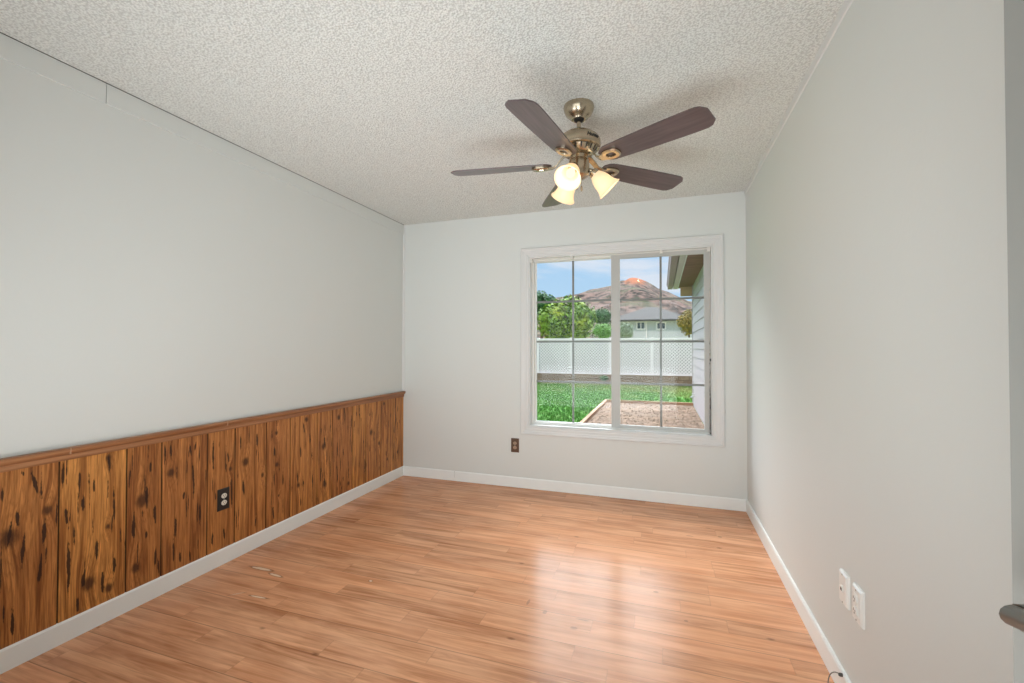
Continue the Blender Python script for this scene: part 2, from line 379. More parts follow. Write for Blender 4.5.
# flat board under the ceiling on the left wall with one joint; corner strip; right-hand ceiling strip
bm = bmesh.new()
box(bm, XL, XL + .008, YF, 1.3105, 2.346, 2.437); box(bm, XL, XL + .008, 1.3135, YB - .009, 2.346, 2.437)
o = struct(obj('trim_2', bm, M_wall))
bm = bmesh.new(); box(bm, XL, XL + .004, 1.31, 1.314, 2.348, 2.437); box(bm, XL, XL + .0095, YF, YB - .009, 2.437, 2.4398)
obj('joint', bm, M_seam, o)
bm = bmesh.new(); extrude_profile(bm, [(XL, YB), (XL + .016, YB), (XL + .014, YB - .006), (XL + .007, YB - .013), (XL, YB - .015)], 'z', .82, 2.44)
struct(obj('trim_3', bm, M_trimw))
bm = bmesh.new(); extrude_profile(bm, [(XR, 2.405), (XR - .006, 2.407), (XR - .008, 2.415), (XR - .010, 2.44), (XR, 2.44)], 'y', YF, YB)
struct(obj('trim_4', bm, M_trimw))

def baseprof(s, x0, h=.092, t=.012):
    return [(x0, 0.001), (x0 + s * t, 0.001), (x0 + s * t, h - .008), (x0 + s * (t - .004), h), (x0, h)]
bm = bmesh.new(); extrude_profile(bm, baseprof(1, XL), 'y', YF, YB)
struct(obj('baseboard_left', bm, M_base))
bm = bmesh.new(); extrude_profile(bm, baseprof(-1, XR), 'y', YF, YB)
struct(obj('baseboard_right', bm, M_base))
bm = bmesh.new()
for a, b_ in ((XL + .012, -1.8315), (-1.8295, XR - .012)):
    extrude_profile(bm, [(YB, .001), (YB - .011, .001), (YB - .011, .083), (YB - .006, .091), (YB, .091)], 'x', a, b_)
o = struct(obj('baseboard_back', bm, M_base))
obj('joint', boxbm(-1.8316, -1.8294, YB - .009, YB, .03, .088), M_seam, o)

# ------------------------------------------------------------------ window
win = struct(empty('window_1', (-0.366, YB, WZ0)))
def wpart(name, bm, m, **k):
    o = obj(name, bm, m, None, **k); o.parent = win; o.matrix_parent_inverse = Matrix.Translation(-Vector(win.location)); return o
CX0, CX1, CZ0, CZ1 = -1.188, 0.4605, 0.4735, 2.1227
def frame_profile(bm, prof, x0, x1, z0, z1, yb):
    """mitred moulding: prof = [(inset from outer edge, projection towards the room)]"""
    rings = []
    for (i, p) in prof:
        rings.append([bm.verts.new(q) for q in ((x0 + i, yb - p, z0 + i), (x1 - i, yb - p, z0 + i), (x1 - i, yb - p, z1 - i), (x0 + i, yb - p, z1 - i))])
    n = len(rings)
    for a in range(n):
        A, B = rings[a], rings[(a + 1) % n]
        for k in range(4): bm.faces.new((A[k], A[(k + 1) % 4], B[(k + 1) % 4], B[k]))
bm = bmesh.new()
frame_profile(bm, [(0, 0), (0, .014), (.005, .019), (.014, .019), (.018, .013), (.030, .012), (.034, .009), (.054, .009), (.058, .006), (.071, .006), (.0765, .003), (.0765, -.002)], CX0, CX1, CZ0, CZ1, YB)
wpart('casing', bm, M_trimw)
YW = YB + .07
bm = bmesh.new(); frame_profile(bm, [(0, 0), (.0, .066), (.0025, .069), (.010, .066), (.010, 0)], WX0, WX1, WZ0, WZ1, YW)
wpart('jamb_liner', bm, M_trimw)
bm = bmesh.new(); frame_profile(bm, [(.008, -.05), (.008, .020), (.016, .022), (.022, .014), (.030, .012), (.030, -.05)], WX0, WX1, WZ0, WZ1, YW)
wpart('frame', bm, M_vinyl)

def sash(name, x0, x1, z0, z1, y0, y1, st_l, st_r, rl_b, rl_t, mats):
    bm = bmesh.new()
    box(bm, x0, x0 + st_l, y0, y1, z0, z1); box(bm, x1 - st_r, x1, y0, y1, z0, z1)
    box(bm, x0 + st_l, x1 - st_r, y0, y1, z0, z0 + rl_b); box(bm, x0 + st_l, x1 - st_r, y0, y1, z1 - rl_t, z1)
    o = wpart(name, bm, mats)
    gx0, gx1, gz0, gz1 = x0 + st_l, x1 - st_r, z0 + rl_b, z1 - rl_t
    ym = (y0 + y1) / 2
    # grille bars
    bm = bmesh.new(); w2 = .0085
    xm = (gx0 + gx1) / 2
    box(bm, xm - w2, xm + w2, ym - .004, ym + .004, gz0, gz1)
    for k in (1, 2, 3):
        zz = gz0 + (gz1 - gz0) * k / 4
        box(bm, gx0, xm - w2, ym - .004, ym + .004, zz - w2, zz + w2); box(bm, xm + w2, gx1, ym - .004, ym + .004, zz - w2, zz + w2)
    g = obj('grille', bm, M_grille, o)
    gl = obj('glass_pane', boxbm(gx0 - .004, gx1 + .004, ym - .0085, ym - .0055, gz0 - .004, gz1 + .004), M_glass, o)
    return o
m, nt, b = newmat('window_glass')
tr = nt.node('ShaderNodeBsdfTransparent', {'Color': (.96, .97, .97, 1)}); gs = nt.node('ShaderNodeBsdfGlossy', {'Roughness': .02})
fr = nt.node('ShaderNodeFresnel', {'IOR': 1.45})
dirt = nt.math('MULTIPLY', nt.noise(nt.node('ShaderNodeTexCoord').outputs['Object'], 6.0), 0.004)
mx = nt.node('ShaderNodeMixShader', {0: nt.math('ADD', nt.math('MULTIPLY', fr.outputs[0], 0.2), dirt), 1: tr.outputs[0], 2: gs.outputs[0]})
nt.l.new(mx.outputs[0], nt.n['Material Output'].inputs['Surface']); M_glass = m
M_grille = mat('shaded_grille_bars', (136, 135, 131), .4)  # grey carries the shade of bars seen against the daylight
M_stile = mat('shaded_vinyl_stile', (186, 186, 182), .4, var=.01)  # white vinyl toned down to grey: backlit shade set in the colour
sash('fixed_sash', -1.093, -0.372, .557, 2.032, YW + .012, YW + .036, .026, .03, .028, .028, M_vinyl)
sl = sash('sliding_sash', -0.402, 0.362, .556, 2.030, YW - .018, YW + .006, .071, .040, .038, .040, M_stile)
# mildew along the lower right track, latch on the right jamb, small blind brackets and clips
def mildew():
    m, nt, b = newmat('mildew_stained_seal')
    pos = nt.node('ShaderNodeTexCoord').outputs['Object']
    x, y, z = nt.sep(pos)
    low = nt.math('SUBTRACT', 1.0, nt.smooth(z, 0.0, 1.0))
    f = nt.smooth(nt.math('ADD', nt.noise(pos, 70, 4, .75), nt.math('MULTIPLY', low, .20)), .56, .74)
    nt.l.new(nt.mix(f, lin((196, 195, 190)), lin((38, 36, 34))), b.inputs['Base Color']); b.inputs['Roughness'].default_value = .9
    return m
bm = boxbm(.3585, .3665, YW - .030, YW - .012, 0, 1.44); o = wpart('seal', bm, mildew()); o.location = (0, 0, .561)
o = wpart('latch', boxbm(.360, .372, YW - .034, YW - .020, 1.135, 1.155), mat('black_plastic', (22, 22, 22), .4), bevel=.002)
for (bx, bz) in ((.352, 1.997), (WX0 + .012, 1.996)):
    bm = bmesh.new(); box(bm, bx - .010, bx + .014, YB + .010, YB + .030, bz, bz + .034); box(bm, bx - .006, bx + .010, YB + .004, YB + .010, bz + .004, bz + .020)
    wpart('blind_bracket', bm, M_vinyl, bevel=.002)
for cx in (-.735, .0):
    wpart('blind_clip', boxbm(cx - .012, cx + .012, YB + .012, YB + .04, 2.008, 2.032), M_vinyl, bevel=.003)

# ------------------------------------------------------------------ outlets
def plate_thing(name, loc, rotz, w_, h_, t, m_plate, m_face, m_slot, style):
    """local frame: plate in XZ, facing -Y, centre at the origin"""
    root = empty(name, loc); root.rotation_euler = (0, 0, rotz)
    bm = bmesh.new()
    frs = [(0, 0), (0, t * .45), (.006, t), (w_ / 2 - .001, t)]
    a = []
    for i, p in frs[:3]:
        a.append([bm.verts.new(q) for q in ((-w_ / 2 + i, -p, -h_ / 2 + i), (w_ / 2 - i, -p, -h_ / 2 + i), (w_ / 2 - i, -p, h_ / 2 - i), (-w_ / 2 + i, -p, h_ / 2 - i))])
    for A, B in zip(a, a[1:]):
        for k in range(4): bm.faces.new((A[k], A[(k + 1) % 4], B[(k + 1) % 4], B[k]))
    bm.faces.new(a[-1]); bm.faces.new(a[0])
    obj('cover_plate', bm, m_plate, root)
    if style == 'duplex' or style == 'decora':
        if style == 'decora':
            obj('insert', boxbm(-.018, .018, -t - .002, -t, -.036, .036), m_face, root, bevel=.001)
        for s in (1, -1):
            bm = bmesh.new(); base = -t - (.002 if style == 'decora' else 0)
            lathe(bm, [(.0165, 0), (.0165, .0025), (.0155, .0032)], 28, Matrix.Translation((0, base, s * .0195)) @ Matrix.Rotation(PI / 2, 4, 'X') @ Matrix.Diagonal((1, .86, 1, 1)))
            rcp = obj('receptacle', bm, m_face, root)
            bm = bmesh.new(); y1 = base - .0031
            box(bm, -.0068, -.0048, y1 - .0006, y1, s * .0195 - .001, s * .0195 + .007); box(bm, .0048, .0068, y1 - .0006, y1, s * .0195 - .001, s * .0195 + .006)
            box(bm, -.002, .002, y1 - .0006, y1, s * .0195 - .009, s * .0195 - .005)
            obj('slots', bm, m_slot, rcp)
    else:
        obj('jack', boxbm(-.009, .009, -t - .004, -t, -.010, .008), m_face, root, bevel=.001)
        obj('socket_hole', boxbm(-.006, .006, -t - .0046, -t - .004, -.007, .003), m_slot, root)
    for s in ((0,) if style == 'duplex' else (.048, -.048)):
        bm = bmesh.new(); lathe(bm, [(.003, 0), (.003, .001), (.002, .0014)], 12, Matrix.Translation((0, -t, s)) @ Matrix.Rotation(PI / 2, 4, 'X'))
        obj('screw', bm, M_screw, root)
    return root
M_screw = mat('screw_head', (170, 168, 160), .35, .6)
M_blk = mat('black_plate', (34, 32, 31), .4); M_slot = mat('slot_dark', (28, 26, 24), .7)
M_ivory = mat('ivory_plastic', (226, 222, 208), .35); M_brown = mat('brown_plate', (92, 66, 48), .45); M_tan = mat('tan_plastic', (176, 148, 124), .4)
M_whp = mat('white_plate', (236, 236, 232), .3, var=.01)
tag(plate_thing('wall_outlet', (XL + .006, 1.902, .372), PI / 2, .074, .122, .006, M_blk, M_ivory, M_slot, 'duplex'),
    'black outlet plate with two ivory sockets on the wood panelling', 'outlet')
tag(plate_thing('wall_outlet', (-1.240, YB, .371), 0, .074, .124, .006, M_brown, M_tan, M_slot, 'duplex'),
    'brown outlet plate low on the white wall left of the window', 'outlet')
tag(plate_thing('wall_outlet', (XR, 1.755, .397), -PI / 2, .072, .116, .012, M_whp, M_whp, M_slot, 'decora'),
    'white two socket outlet plate on the right wall, the one nearer the door', 'outlet')
tag(plate_thing('phone_jack', (XR, 1.872, .392), -PI / 2, .070, .112, .012, M_whp, M_whp, M_slot, 'jack'),
    'white plate with one small jack on the right wall, beside the two socket outlet', 'wall jack')

# thin cable end looping out over the right baseboard
bm = bmesh.new(); pts = []
for k in range(13):
    t = k / 12; pts.append((XR - .013 - .034 * math.sin(t * PI * .62) - .004 * t, 1.880 + .02 * t, .082 + .012 * math.sin(t * PI) - .078 * t ** 2))
tube(bm, pts, .0018, 8); 
cb = empty('cable', (XR - .012, 1.88, .0))
o = obj('wire', bm, mat('grey_wire', (118, 116, 110), .5), cb); o.matrix_parent_inverse = Matrix.Translation(-Vector(cb.location))
bm = bmesh.new(); lathe(bm, [(.006, 0), (.006, .008), (.004, .012)], 14, Matrix.Translation((XR - .0115, 1.88, .083)) @ Matrix.Rotation(-PI / 2, 4, 'Y'))
o = obj('grommet', bm, mat('dark_grommet', (84, 82, 78), .6), cb); o.matrix_parent_inverse = Matrix.Translation(-Vector(cb.location))
tag(cb, 'thin grey cable end looping out over the right baseboard', 'cable')

# ------------------------------------------------------------------ open door at the right edge
hinge = Vector((.566, YF + .02, 0)); edge = Vector((.3565, .628, 0))
dv = (edge - hinge); L = dv.length; ang = math.atan2(dv.y, dv.x)
door = struct(empty('door_1', hinge)); door.rotation_euler = (0, 0, ang)
# local: +X along the leaf from the hinge, +Y = towards the camera side
M_door = mat('shaded_door_paint', (152, 152, 147), .4, var=.01)  # paint darkened so the leaf looks shaded under the fill lights
bm = bmesh.new(); box(bm, 0, L, -.035, 0, .012, 2.02)
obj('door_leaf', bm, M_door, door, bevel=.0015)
M_nick = mat('satin_nickel', (140, 138, 133), .33, .85, var=.03)
hx, hz = L - .06, .984
bm = bmesh.new()
lathe(bm, [(.0325, 0), (.0325, .005), (.030, .009), (.014, .011), (.012, .030), (.012, .052)], 32, Matrix.Translation((hx, 0, hz)) @ Matrix.Rotation(-PI / 2, 4, 'X'))
tube(bm, [(hx + .010, .050, hz), (hx + .004, .054, hz), (hx - .02, .055, hz + .004), (hx - .055, .054, hz + .014), (hx - .085, .052, hz + .019), (hx - .105, .048, hz + .020), (hx - .112, .042, hz + .020)],
     [.007, .0125, .0122, .0112, .0105, .0095, .006], 14, .8)
obj('door_handle', bm, M_nick, door, smooth=True)
bm = bmesh.new()
for zz in (.25, 1.0, 1.8): tube(bm, [(-.004, .004, zz - .045), (-.004, .004, zz + .045)], .006, 12)
obj('hinge', bm, M_nick, door)
bm = bmesh.new()
box(bm, DX0 - .06, DX0, YF, YF + .012, 0, 2.10); box(bm, DX0, DX1 - .0, YF, YF + .012, 2.04, 2.10)
struct(obj('trim_5', bm, M_trimw))

# ------------------------------------------------------------------ ceiling fan
FX, FY = -0.385, 2.185
fan = empty('ceiling_fan', (FX, FY, H))
tag(fan, 'five blade dark walnut ceiling fan with brushed nickel motor and three lit glass shades', 'ceiling fan')
M_bn = mat('brushed_nickel', (186, 172, 150), .27, 1.0, var=.04)
M_dkm = mat('dark_ball_joint', (48, 46, 44), .4, .5)
def blade_mat():
    m, nt, b = newmat('walnut_blade')
    pos = nt.node('ShaderNodeTexCoord').outputs['Object']
    n1 = nt.noise(nt.scale(pos, (3, 45, 10)), 1.0, 4, .6, .6)
    nt.l.new(nt.mix(nt.smooth(n1, .3, .7), lin((66, 54, 54)), lin((94, 79, 80))), b.inputs['Base Color'])
    b.inputs['Roughness'].default_value = .30; b.inputs['Specular IOR Level'].default_value = .9
    return m
M_blade = blade_mat()
def fobj(name, bm, m, parent=fan, **k): return obj(name, bm, m, parent, **k)
# heights below are relative to the ceiling (z = 0 at the ceiling)
bm = bmesh.new(); lathe(bm, [(.074, 0), (.076, -.008), (.073, -.024), (.064, -.042), (.050, -.056), (.036, -.064), (.034, -.069), (.026, -.069)], 48)
fobj('canopy', bm, M_bn, smooth=True)
bm = bmesh.new(); lathe(bm, [(.012, -.060), (.025, -.062), (.026, -.071), (.020, -.078), (.010, -.082)], 24); fobj('ball_joint', bm, M_dkm, smooth=True)
bm = bmesh.new(); lathe(bm, [(.0105, -.07), (.0105, -.125), (.020, -.125), (.020, -.135)], 20); fobj('downrod', bm, M_bn, smooth=True)
bm = bmesh.new(); lathe(bm, [(.015, -.122), (.045, -.132), (.074, -.143), (.096, -.160), (.106, -.180), (.108, -.200), (.104, -.214), (.096, -.217), (.070, -.220), (.03, -.220)], 56)
motor = fobj('motor_housing', bm, M_bn, smooth=True)
# vent ring with fins under the motor
bm = bmesh.new(); lathe(bm, [(.092, -.214), (.074, -.240), (.060, -.248), (.03, -.248)], 48)
vr = fobj('vent_ring', bm, M_bn, smooth=True)
bm = bmesh.new()
for k in range(20):
    a = 2 * PI * k / 20; Mx = Matrix.Rotation(a, 4, 'Z')
    q = [(.0898, -.0035, -.2172), (.0898, .0035, -.2172), (.0765, .0028, -.2364), (.0765, -.0028, -.2364)]
    o2 = Vector((.0012, 0, -.0008)); lo = [bm.verts.new(Mx @ (Vector(p) + o2)) for p in q]; hi = [bm.verts.new(Mx @ (Vector(p) - o2 * 2)) for p in q]
    bm.faces.new(lo); bm.faces.new(hi)
    for j in range(4): bm.faces.new((lo[j], lo[(j + 1) % 4], hi[(j + 1) % 4], hi[j]))
obj('vent_slots', bm, M_dkm, vr)
# maker's lettering on the housing
fc = bpy.data.curves.new('lettering', 'FONT'); fc.body = 'Hunter'; fc.size = .027; fc.align_x = 'CENTER'; fc.shear = .35; fc.extrude = .0006; fc.space_character = .92; fc.offset = .0006
tmp = bpy.data.objects.new('lettering_curve', fc); C.objects.link(tmp)
dg = bpy.context.evaluated_depsgraph_get(); dg.update()
lme = bpy.data.meshes.new_from_object(tmp.evaluated_get(dg)); bpy.data.objects.remove(tmp, do_unlink=True)
a0 = R(-40)
for v in lme.vertices:
    tx, tz, te = v.co.x, v.co.y, v.co.z
    aa = a0 + tx / .107; zz = -.192 + tz
    rr = .1086 + te - (max(0, zz + .184)) * .30 - (max(0, zz + .174)) * .55
    v.co = Vector((rr * math.cos(aa), rr * math.sin(aa), zz))
lme.name = 'lettering'; lme.materials.clear(); link('lettering', lme, motor, [mat('black_print', (30, 28, 26), .5)])

BZ = -.290           # blade plane relative to the ceiling
def blade_bm():
    bm = bmesh.new(); n = 26; up_, lo_ = [], []
    r0, r1 = .135, .652
    out = []
    for i in range(n + 1):
        t = i / n; r = r0 + (r1 - r0) * t
        wd = .054 + .016 * math.sin(min(1, t * 1.15) * PI / 2)
        ce = max(0, (t - .90) / .10); cs = max(0, (.10 - t) / .10)
        wd *= math.sqrt(max(0, 1 - (ce ** 2.4) * .72)); wd *= math.sqrt(max(0.0, 1 - cs ** 2 * .75))
        out.append((r, wd))
    pts = [(r, w_) for r, w_ in out] + [(r, -w_) for r, w_ in reversed(out)]
    A = [bm.verts.new((x_, y_, .003)) for x_, y_ in pts]; B = [bm.verts.new((x_, y_, -.003)) for x_, y_ in pts]
    m_ = len(pts)
    for k in range(m_): bm.faces.new((A[k], A[(k + 1) % m_], B[(k + 1) % m_], B[k]))
    for V in (A, B):
        for i in range(n): bm.faces.new((V[i], V[i + 1], V[m_ - 2 - i], V[m_ - 1 - i]))
    return bm
def iron_bm():
    bm = bmesh.new()
    # arm from the motor down to the blade
    pts = [(.050, 0, .046), (.075, 0, .040), (.095, 0, .020), (.112, 0, -.002), (.132, 0, -.011), (.154, 0, -.011)]
    wds = [.016, .015, .013, .013, .016, .022]
    rings = []
    for (p, w_) in zip(pts, wds):
        p = Vector(p); rings.append([bm.verts.new(p + Vector((0, s * w_, t * .0045))) for s, t in ((-1, -1), (1, -1), (1, 1), (-1, 1))])
    for a, b_ in zip(rings, rings[1:]):
        for k in range(4): bm.faces.new((a[k], a[(k + 1) % 4], b_[(k + 1) % 4], b_[k]))
    bm.faces.new(rings[0]); bm.faces.new(rings[-1])
    # oval ring plate with an open middle
    N = 28; cx = .190
    def ov(a, b_, z_): return [bm.verts.new((cx + a * math.copysign(abs(math.cos(2 * PI * k / N)) ** .75, math.cos(2 * PI * k / N)), b_ * math.copysign(abs(math.sin(2 * PI * k / N)) ** .75, math.sin(2 * PI * k / N)), z_)) for k in range(N)]
    Rg = [ov(.046, .036, -.004), ov(.046, .036, -.012), ov(.040, .030, -.017), ov(.024, .017, -.015), ov(.022, .015, -.010), ov(.022, .015, -.004)]
    for a, b_ in zip(Rg, Rg[1:] + Rg[:1]):
        for k in range(N): bm.faces.new((a[k], a[(k + 1) % N], b_[(k + 1) % N], b_[k]))
    return bm
bl0 = ir0 = None
for k in range(5):
    az = -.495 - k * 2 * PI / 5
    Mb = Matrix.Translation((0, 0, BZ)) @ Matrix.Rotation(az, 4, 'Z') @ Matrix.Rotation(R(-12), 4, 'X')
    if bl0 is None: bl0 = ob = fobj('blade', blade_bm(), M_blade); ir0 = oi = fobj('blade_iron', iron_bm(), M_bn, smooth=True)
    else:
        ob = bl0.copy(); C.objects.link(ob); oi = ir0.copy(); C.objects.link(oi)
        ob.parent = fan; oi.parent = fan
    ob.matrix_local = Mb; oi.matrix_local = Mb
# light kit
bm = bmesh.new(); lathe(bm, [(.040, -.246), (.046, -.252), (.044, -.268), (.050, -.276), (.052, -.330), (.048, -.350), (.030, -.362), (.014, -.367), (.012, -.376), (.004, -.384)], 36)
fobj('light_fitter', bm, M_bn, smooth=True)
m, nt, b = newmat('lit_frosted_glass')
b.inputs['Base Color'].default_value = lin((190, 178, 160)); b.inputs['Roughness'].default_value = .5
b.inputs['Transmission Weight'].default_value = .0
trl = nt.node('ShaderNodeBsdfTranslucent', {'Color': lin((255, 240, 214))}); 
mx = nt.node('ShaderNodeMixShader', {0: .24, 1: b.outputs[0], 2: trl.outputs[0]})
em = nt.node('ShaderNodeEmission', {'Color': lin((255, 226, 180)), 'Strength': nt.math('ADD', .42, nt.math('MULTIPLY', nt.noise(nt.node('ShaderNodeTexCoord').outputs['Object'], 20), .1))})
ad = nt.node('ShaderNodeAddShader', {0: mx.outputs[0], 1: em.outputs[0]})
nt.l.new(ad.outputs[0], nt.n['Material Output'].inputs['Surface']); M_shade = m
m, nt, b = newmat('lit_bulb')
em = nt.node('ShaderNodeEmission', {'Color': lin((255, 232, 190)), 'Strength': 1.5}); nt.l.new(em.outputs[0], nt.n['Material Output'].inputs['Surface']); M_bulb = m
TILT = R(45)
for k, azd in enumerate((-100, 20, 133)):
    az = R(azd); root = Vector((.040 * math.cos(az), .040 * math.sin(az), -.278))
    A = Matrix.Rotation(az, 4, 'Z')
    # arm: out and slightly up, then down into the socket
    bm = bmesh.new()
    tube(bm, [A @ Vector(p) for p in ((.040, 0, -.322), (.054, 0, -.318), (.064, 0, -.320), (.072, 0, -.330))], [.010, .009, .009, .011], 14)
    axis = A @ Vector((math.sin(TILT), 0, -math.cos(TILT)))
    base = A @ Vector((.066, 0, -.325))
    Q = Matrix.Translation(base) @ axis.to_track_quat('Z', 'Y').to_matrix().to_4x4()
    lathe(bm, [(.012, -.004), (.024, .002), (.026, .012), (.026, .022), (.022, .022)], 26, Q)
    arm = fobj('lamp_arm', bm, M_bn, smooth=True)
    bm = bmesh.new(); prof = [(.024, .016), (.028, .028), (.036, .044), (.041, .062), (.043, .080), (.047, .096), (.054, .110), (.060, .117)]
    prof = [(r_ * 1.08 if z_ > .02 else r_, z_ * 1.06) for r_, z_ in prof]
    prof = prof + [(r_ - .0025, z_ + .0004) for r_, z_ in reversed(prof)]
    lathe(bm, prof, 36, Q, cap=False)
    obj('glass_shade', bm, M_shade, arm, smooth=True)
    bm = bmesh.new(); lathe(bm, [(.010, .022), (.012, .036), (.018, .052), (.022, .068), (.020, .082), (.010, .092), (.002, .094)], 20, Q)
    obj('bulb', bm, M_bulb, arm, smooth=True)
    p = Q @ Vector((0, 0, .100)) + Vector((FX, FY, H))
    lo = lamp('fan_bulb_light', 'POINT', p, 0.7, (1.0, .72, .42), shadow_soft_size=.02)
bm = bmesh.new()
tube(bm, [(.014, -.012, -.366), (.015, -.013, -.405)], .0013, 6); lathe(bm, [(.002, 0), (.0055, -.006), (.0055, -.020), (.003, -.028)], 12, Matrix.Translation((.015, -.013, -.403)))
fobj('pull_chain', bm, M_bn)
bm = bmesh.new(); tube(bm, [(-.012, .014, -.366), (-.013, .015, -.385)], .0013, 6); lathe(bm, [(.002, 0), (.0055, -.006), (.0055, -.020), (.003, -.028)], 12, Matrix.Translation((-.013, .015, -.383)))
fobj('pull_chain', bm, M_bn)

# ------------------------------------------------------------------ outdoors
def tan_dir(px, py):
    """horizontal bearing (rad from +Y, + to the right) and elevation tangent of a picture direction"""
    th = math.atan((px - 512) / 444.93); return th - yaw, (347.7 - py) / 444.93 * math.cos(th)
def grass_ground():
    m, nt, b = newmat('lawn_ground')
    pos = nt.node('ShaderNodeTexCoord').outputs['Object']
    n1 = nt.noise(pos, 1.2, 5, .65); n2 = nt.noise(pos, 14, 4, .7)
    c = nt.mix(nt.smooth(n2, .3, .7), lin((58, 104, 40)), lin((104, 158, 72)))
    x, y, z = nt.sep(pos)
    dry = nt.math('MULTIPLY', nt.smooth(nt.math('ADD', n1, nt.math('MULTIPLY', nt.smooth(y, 12.5, 17.5), .25)), .55, .8), .8)
    c = nt.mix(dry, c, lin((150, 140, 98)))
    nt.l.new(c, b.inputs['Base Color']); b.inputs['Roughness'].default_value = .9; b.inputs['Specular IOR Level'].default_value = .15
    nt.l.new(nt.bump(n2, .8, .05), b.inputs['Normal'])
    return m
bm = bmesh.new()
gx = np.linspace(-60, 60, 41); gy = np.linspace(YB + WB + .0, 140, 41)
vv = [[bm.verts.new((float(a), float(c_), ZG - (0 if c_ < 18.6 else min(3.0, (c_ - 18.6) * .06)))) for c_ in gy] for a in gx]
for i in range(40):
    for j in range(40): bm.faces.new((vv[i][j], vv[i + 1][j], vv[i + 1][j + 1], vv[i][j + 1]))
g = obj('lawn_ground', bm, grass_ground()); struct(g)
# grass blades on the visible lawn
def grass_blades():
    m, nt, b = newmat('grass_blades')
    pos = nt.node('ShaderNodeTexCoord').outputs['Object']
    x, y, z = nt.sep(pos)
    n1 = nt.noise(pos, 5.0, 3); n0 = nt.noise(pos, 1.0, 3)
    c = nt.mix(nt.smooth(n1, .3, .7), lin((50, 98, 34)), lin((104, 156, 72)))
    dry = nt.math('MULTIPLY', nt.smooth(nt.math('ADD', n0, nt.math('MULTIPLY', nt.smooth(nt.math('ADD', y, nt.math('MULTIPLY', x, .8)), 10.5, 17.5), .35)), .58, .9), .75)
    c = nt.mix(dry, c, lin((160, 158, 104)))
    nt.l.new(c, b.inputs['Base Color']); b.inputs['Roughness'].default_value = .7; b.inputs['Specular IOR Level'].default_value = .2
    return m
rg = random.Random(11); V, F = [], []
for i in range(32000):
    yy = 6.0 + 11.8 * (rg.random() ** .9); xx = rg.uniform(-.42 * yy, .06 * yy + .45)
    if yy < 11.85 and xx > -1.45: continue
    if xx > .72 and yy < 12.3: continue
    a = rg.uniform(0, PI); h_ = rg.uniform(.03, .075); w_ = rg.uniform(.008, .018); lx, ly = rg.uniform(-.03, .03), rg.uniform(-.03, .03)
    k = len(V); V += [(xx - w_ * math.cos(a), yy - w_ * math.sin(a), ZG), (xx + w_ * math.cos(a), yy + w_ * math.sin(a), ZG), (xx + lx, yy + ly, ZG + h_)]; F.append((k, k + 1, k + 2))
me = bpy.data.meshes.new('lawn_grass'); me.from_pydata(V, [], F)
tag(link('lawn_grass', me, None, [grass_blades()]), 'short green lawn grass growing between window and white fence', 'grass', kind='stuff')

# garden bed: soil, timber edging, stones
def soil_mat():
    m, nt, b = newmat('dry_soil')
    pos = nt.node('ShaderNodeTexCoord').outputs['Object']
    n1 = nt.noise(pos, 9, 5, .7); n2 = nt.noise(pos, 2.0, 3)
    c = nt.mix(nt.smooth(n1, .3, .7), lin((98, 78, 62)), lin((154, 130, 110)))
    c = nt.mix(nt.math('MULTIPLY', nt.smooth(n2, .4, .7), .35), c, lin((150, 120, 96)))
    nt.l.new(c, b.inputs['Base Color']); b.inputs['Roughness'].default_value = .95
    nt.l.new(nt.bump(n1, .8, .04), b.inputs['Normal'])
    return m
bed = empty('garden_bed', (-.3, 8.5, ZG)); tag(bed, 'bare soil garden bed with timber edging beside the grey sided house wing', 'garden bed')
def under(root, o): o.parent = root; o.matrix_parent_inverse = Matrix.Translation(-Vector(root.location)); return o
bm = bmesh.new(); nx, ny = 40, 90
vv = [[bm.verts.new((-1.36 + 2.095 * i / nx, 4.4 + 7.4 * j / ny, ZG + .02 + .022 * mnoise.noise(Vector((i * .3, j * .3, 0))))) for j in range(ny + 1)] for i in range(nx + 1)]
for i in range(nx):
    for j in range(ny): bm.faces.new((vv[i][j], vv[i + 1][j], vv[i + 1][j + 1], vv[i][j + 1]))
under(bed, obj('soil', bm, soil_mat()))
M_timb = streak_wood('weathered_timber', (134, 98, 72), (182, 146, 116), 'y', .8, 30)
under(bed, obj('timber_edging', boxbm(-1.42, -1.35, 4.4, 11.86, ZG - .02, ZG + .085), M_timb, bevel=.006))
under(bed, obj('timber_edging', boxbm(-1.35, .738, 11.80, 11.87, ZG - .02, ZG + .085), streak_wood('timber_along_x', (134, 98, 72), (176, 138, 108), 'x', .8, 30), bevel=.006))
rg = random.Random(5); V, F = [], []
for i in range(1500):
    xx = rg.uniform(-1.3, .68); yy = rg.uniform(5.0, 11.7)
    s = rg.uniform(.008, .026) * (1.3 if rg.random() < .12 else 1); k = len(V); a = rg.uniform(0, PI)
    pts = [(1, 0, 0), (0, .7, 0), (-1, 0, 0), (0, -.8, 0), (.1, .1, .55), (0, 0, -.3)]
    for p in pts: V.append((xx + s * (p[0] * math.cos(a) - p[1] * math.sin(a)), yy + s * (p[0] * math.sin(a) + p[1] * math.cos(a)), ZG + .032 + s * p[2]))
    for q in ((0, 1, 4), (1, 2, 4), (2, 3, 4), (3, 0, 4), (1, 0, 5), (2, 1, 5), (3, 2, 5), (0, 3, 5)): F.append(tuple(k + j for j in q))
me = bpy.data.meshes.new('mulch'); me.from_pydata(V, [], F)
st = link('mulch', me, None, [mat('mulch_chips', (128, 110, 94), .9, var=.3, vscale=6)]); under(bed, st); st['kind'] = 'stuff'

